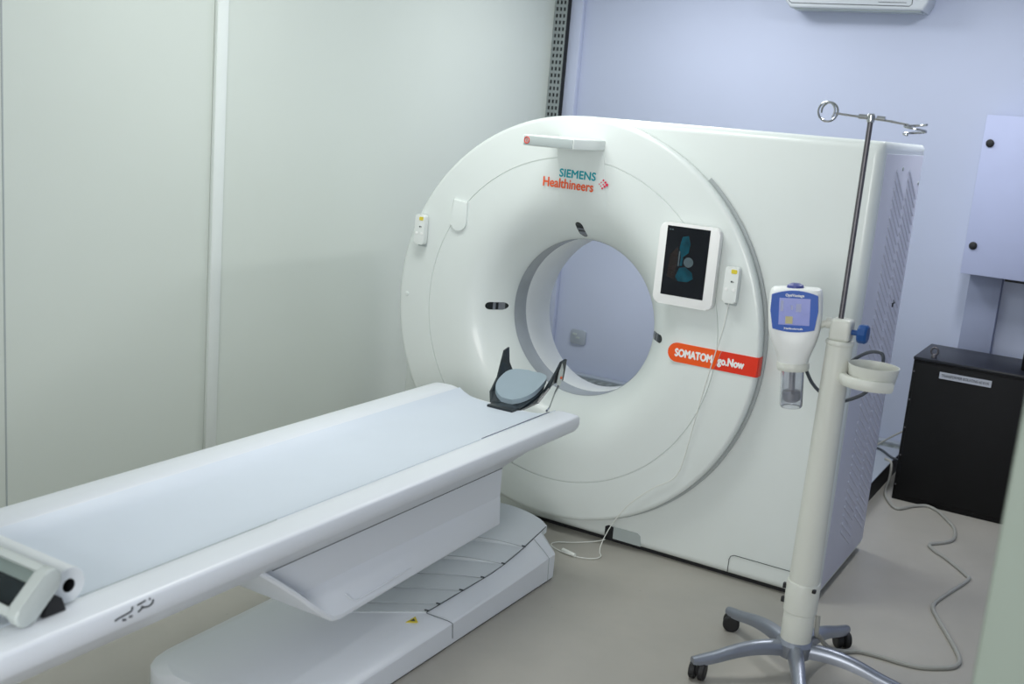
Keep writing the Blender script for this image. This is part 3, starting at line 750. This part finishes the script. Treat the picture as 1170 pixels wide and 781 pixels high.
# ------------------------------------------------------------------ floor power cord
pc = [(1.05, 2.0, .112), (1.09, 1.97, .10), (1.105, 1.9, .03), (1.115, 1.78, .007), (1.15, 1.64, .007), (1.229, 1.499, .007), (1.29, 1.60, .007), (1.345, 1.66, .007), (1.40, 1.63, .007), (1.449, 1.558, .007), (1.52, 1.42, .007), (1.546, 1.26, .007), (1.52, 1.17, .007), (1.466, 1.09, .007), (1.50, 1.02, .007),
      (1.56, .96, .007), (1.665, .82, .007), (1.682, .76, .007), (1.631, .52, .007), (1.609, .372, .007), (1.651, .247, .007), (1.718, .097, .007), (1.775, -.047, .007), (1.775, -.12, .007), (1.74, -.17, .007), (1.669, -.222, .007), (1.60, -.235, .007), (1.53, -.237, .007), (1.46, -.25, .007), (1.41, -.30, .012),
      (1.375, -.38, .05), (1.362, -.47, .12), (1.367, -.545, .16), (1.367, -.56, .21), (1.365, -.555, .232)]
pcord = obj('power_cord', tube(bmesh.new(), pc, .0082, n=8), 'cord'); tag(pcord, 'grey power cord winding across the floor from the black cabinet to the rolling stand', 'cable')
bc = obj('dark_cable', tube(bmesh.new(), [(.93, 2.2, .114), (1.0, 2.15, .115), (1.07, 2.05, .115), (1.12, 2.02, .113), (1.155, 2.0, .10)], .006, n=8), 'dcord'); tag(bc, 'short dark cable lying over the trunking lid behind the scanner', 'cable')
gc = obj('wall_cable', tube(bmesh.new(), [(.95, 2.25, .113), (1.0, 2.34, .15), (1.06, 2.40, .19), (1.14, 2.42, .23), (1.2, 2.42, .27)], .005, n=8), 'cord'); tag(gc, 'thin grey cable rising from the trunking to behind the black cabinet', 'cable')

# ------------------------------------------------------------------ black cabinet and case on it
bcab = thing('black_cabinet', 'low black metal cabinet with a paper label and lifting eye, by the lavender wall', 'cabinet', (1.5, 1.9, 0))
o0 = bcab.location.copy(); B = lambda bm: loc_(bm, o0)
obj('cabinet_body', B(bx(1.168, 1.86, 1.675, 2.14, .0, .752, bev=.004)), 'black', bcab)
obj('top_panel', B(bx(1.165, 1.863, 1.668, 2.145, .752, .767, bev=.003)), 'blacktop', bcab)
obj('front_panel', B(bx(1.185, 1.845, 1.668, 1.68, .03, .74, bev=.003)), 'black', bcab)
bm = bmesh.new()
for z in [.05+.019*k for k in range(34)]: box(bm, 1.70, 1.83, 1.664, 1.67, z, z+.008)
obj('vent_slats', B(bm), 'black', bcab, smooth=False)
for z in (.08, .24, .39, .54, .69): obj('front_screw', B(lathe(bmesh.new(), [(.005, -.002), (.004, -.004), (0.0005, -.0045)], (1.177, 1.6755, z), 'y', n=12)), 'steel', bcab)
lab = obj('paper_label', B(bx(1.302, 1.548, 1.6655, 1.669, .678, .712)), 'label', bcab, smooth=False)
lt = text('label_lettering', 'TRANSFORMER ISOLATING 60 KVA', .020, 'ink', lab, Vector((1.312, 1.665, .689))-o0, width=.225)
bm = bmesh.new(); tube(bm, [(1.252+.017*math.cos(t), 1.73, .800+.019*math.sin(t)) for t in [2*PI*k/24 for k in range(25)]], .0055, n=10, smooth=0); lathe(bm, [(.014, .767), (.014, .776), (.008, .785)], (1.252, 1.73, 0), 'z', n=20)
obj('lifting_eye', B(bm), 'steel', bcab)
cs = thing('black_case', 'tall black equipment case standing on the low black cabinet at the right edge', 'equipment case', (1.76, 1.95, .768))
obj('case_body', bx(-.105, .10, -.16, .15, 0, .42, bev=.008), 'black', cs); obj('case_lid', bx(-.108, .103, -.163, .153, .42, .44, bev=.004), 'blacktop', cs)

# ------------------------------------------------------------------ wall cabinet, duct, air conditioner, socket
wc = thing('wall_cabinet', 'lavender enamelled metal wall cabinet with two black locks, right of the scanner', 'wall cabinet', (1.6, 2.35, 1.16))
o0 = wc.location.copy(); W_ = lambda bm: loc_(bm, o0)
obj('cabinet_body', W_(bx(1.24, 2.05, 2.262, YB, 1.162, 2.008, bev=.004)), 'cab', wc)
dr = obj('door', W_(bx(1.236, 2.053, 2.245, 2.262, 1.160, 2.010, bev=.004)), 'cab', wc)
for x, z in ((1.275, 1.862), (1.278, 1.316)):
    bm = bmesh.new(); lathe(bm, [(.021, 2.245), (.021, 2.239), (.016, 2.236), (.0158, 2.234), (.009, 2.231)], (x, 0, z), 'y', n=28); lk = obj('lock', W_(bm), 'dark', dr)
obj('bottom_grommet', W_(bx(1.46, 1.60, 2.28, 2.40, 1.145, 1.162)), 'dark', wc, smooth=False)
dc = obj('cable_duct', bx(1.272, 1.44, 2.372, YB, .0, 1.16, bev=.003), 'duct'); tag(dc, 'flat grey-lavender cable duct on the wall between wall cabinet and black cabinet', 'cable duct')
ac = thing('air_conditioner', 'white split air conditioner high on the lavender wall', 'air conditioner', (.45, YB, 2.53))
o0 = ac.location.copy(); A_ = lambda bm: loc_(bm, o0)
bm = bmesh.new(); prism(bm, [(.095, 2.528), (.825, 2.528), (.848, 2.575), (.848, 2.80), (.825, 2.825), (.075, 2.825), (.052, 2.80), (.052, 2.575)], 2.25, YB, bev=.014); obj('casing', A_(bm), 'ac', ac)
bm = bmesh.new(); tube(bm, [(.085, 2.2495, 2.80), (.085, 2.2495, 2.565), (.10, 2.2495, 2.552), (.752, 2.2495, 2.549), (.765, 2.2495, 2.56), (.765, 2.2495, 2.80)], .0022, n=6, smooth=0); box(bm, .585, .735, 2.2478, 2.2505, 2.5655, 2.5685); obj('flap_outline', A_(bm), 'groove', ac)
obj('outlet_louver', A_(bx(.11, .81, 2.275, 2.37, 2.522, 2.53, bev=.002)), 'greyface', ac)
so = thing('wall_socket', 'white twin wall socket on the lavender wall, seen through the scanner bore', 'socket', (-1.135, YB, .352))
bm = bmesh.new(); prism(bm, rrect(.115, .10, .016), -.012, 0, bev=.003); obj('socket_plate', bm, 'lid', so)
bm = bmesh.new(); prism(bm, rrect(.03, .014, .004, cx=-.025, cy=.018), -.0165, -.011); prism(bm, rrect(.03, .012, .003, cx=.0, cy=-.004), -.0165, -.011); obj('switch_rockers', bm, 'greyface', so, smooth=False)

# ------------------------------------------------------------------ lamps
def area(name, loc, sx, sy, power, col=(1, 1, 1), rot=(0, 0, 0)):
    l = bpy.data.lights.new(name, 'AREA'); l.shape = 'RECTANGLE'; l.size = sx; l.size_y = sy; l.energy = power; l.color = col
    o = bpy.data.objects.new(name, l); COL.objects.link(o); o.location = loc; o.rotation_euler = rot
    return o
area('ceiling_lamp', (-.1, -.85, 2.87), 1.2, .6, 23, (.97, 1, .98))
area('ceiling_lamp', (1.34, 1.1, 2.87), .15, .6, 19, (.97, .985, 1))
area('ceiling_lamp', (-.3, 1.35, 2.87), .6, .6, 19, (.97, .985, 1))
area('front_fill', (1.75, -5.2, 1.6), 1.4, 1.4, 60, (1, 1, .98), (PI/2, 0, 0))  # added fill light that brightens the scanner front; no doorway is built
w = bpy.data.worlds.new('room_air'); S.world = w; w.use_nodes = True
w.node_tree.nodes['Background'].inputs[0].default_value = (.6, .65, .75, 1); w.node_tree.nodes['Background'].inputs[1].default_value = .2

# ------------------------------------------------------------------ camera
cam = bpy.data.cameras.new('camera'); co = bpy.data.objects.new('camera', cam); COL.objects.link(co)
co.location = (2.1183, -4.0913, 1.8062)
R_ = Vector((.854098, .513196, .084541)); U_ = Vector((-.177064, .134062, .975026)); F_ = Vector((-.489045, .847737, -.205371))
co.rotation_euler = Matrix((R_, U_, -F_)).transposed().to_euler()
cam.sensor_width = 36; cam.sensor_fit = 'HORIZONTAL'; cam.lens = 1243.34/1170*36
cam.clip_start = .05
cam.dof.use_dof = True; cam.dof.focus_distance = 4.5; cam.dof.aperture_fstop = 3.2
S.camera = co
S.view_settings.view_transform = 'Standard'; S.view_settings.look = 'None'; S.view_settings.gamma = 1
S.view_settings.use_curve_mapping = False; S.view_settings.exposure = 0.2
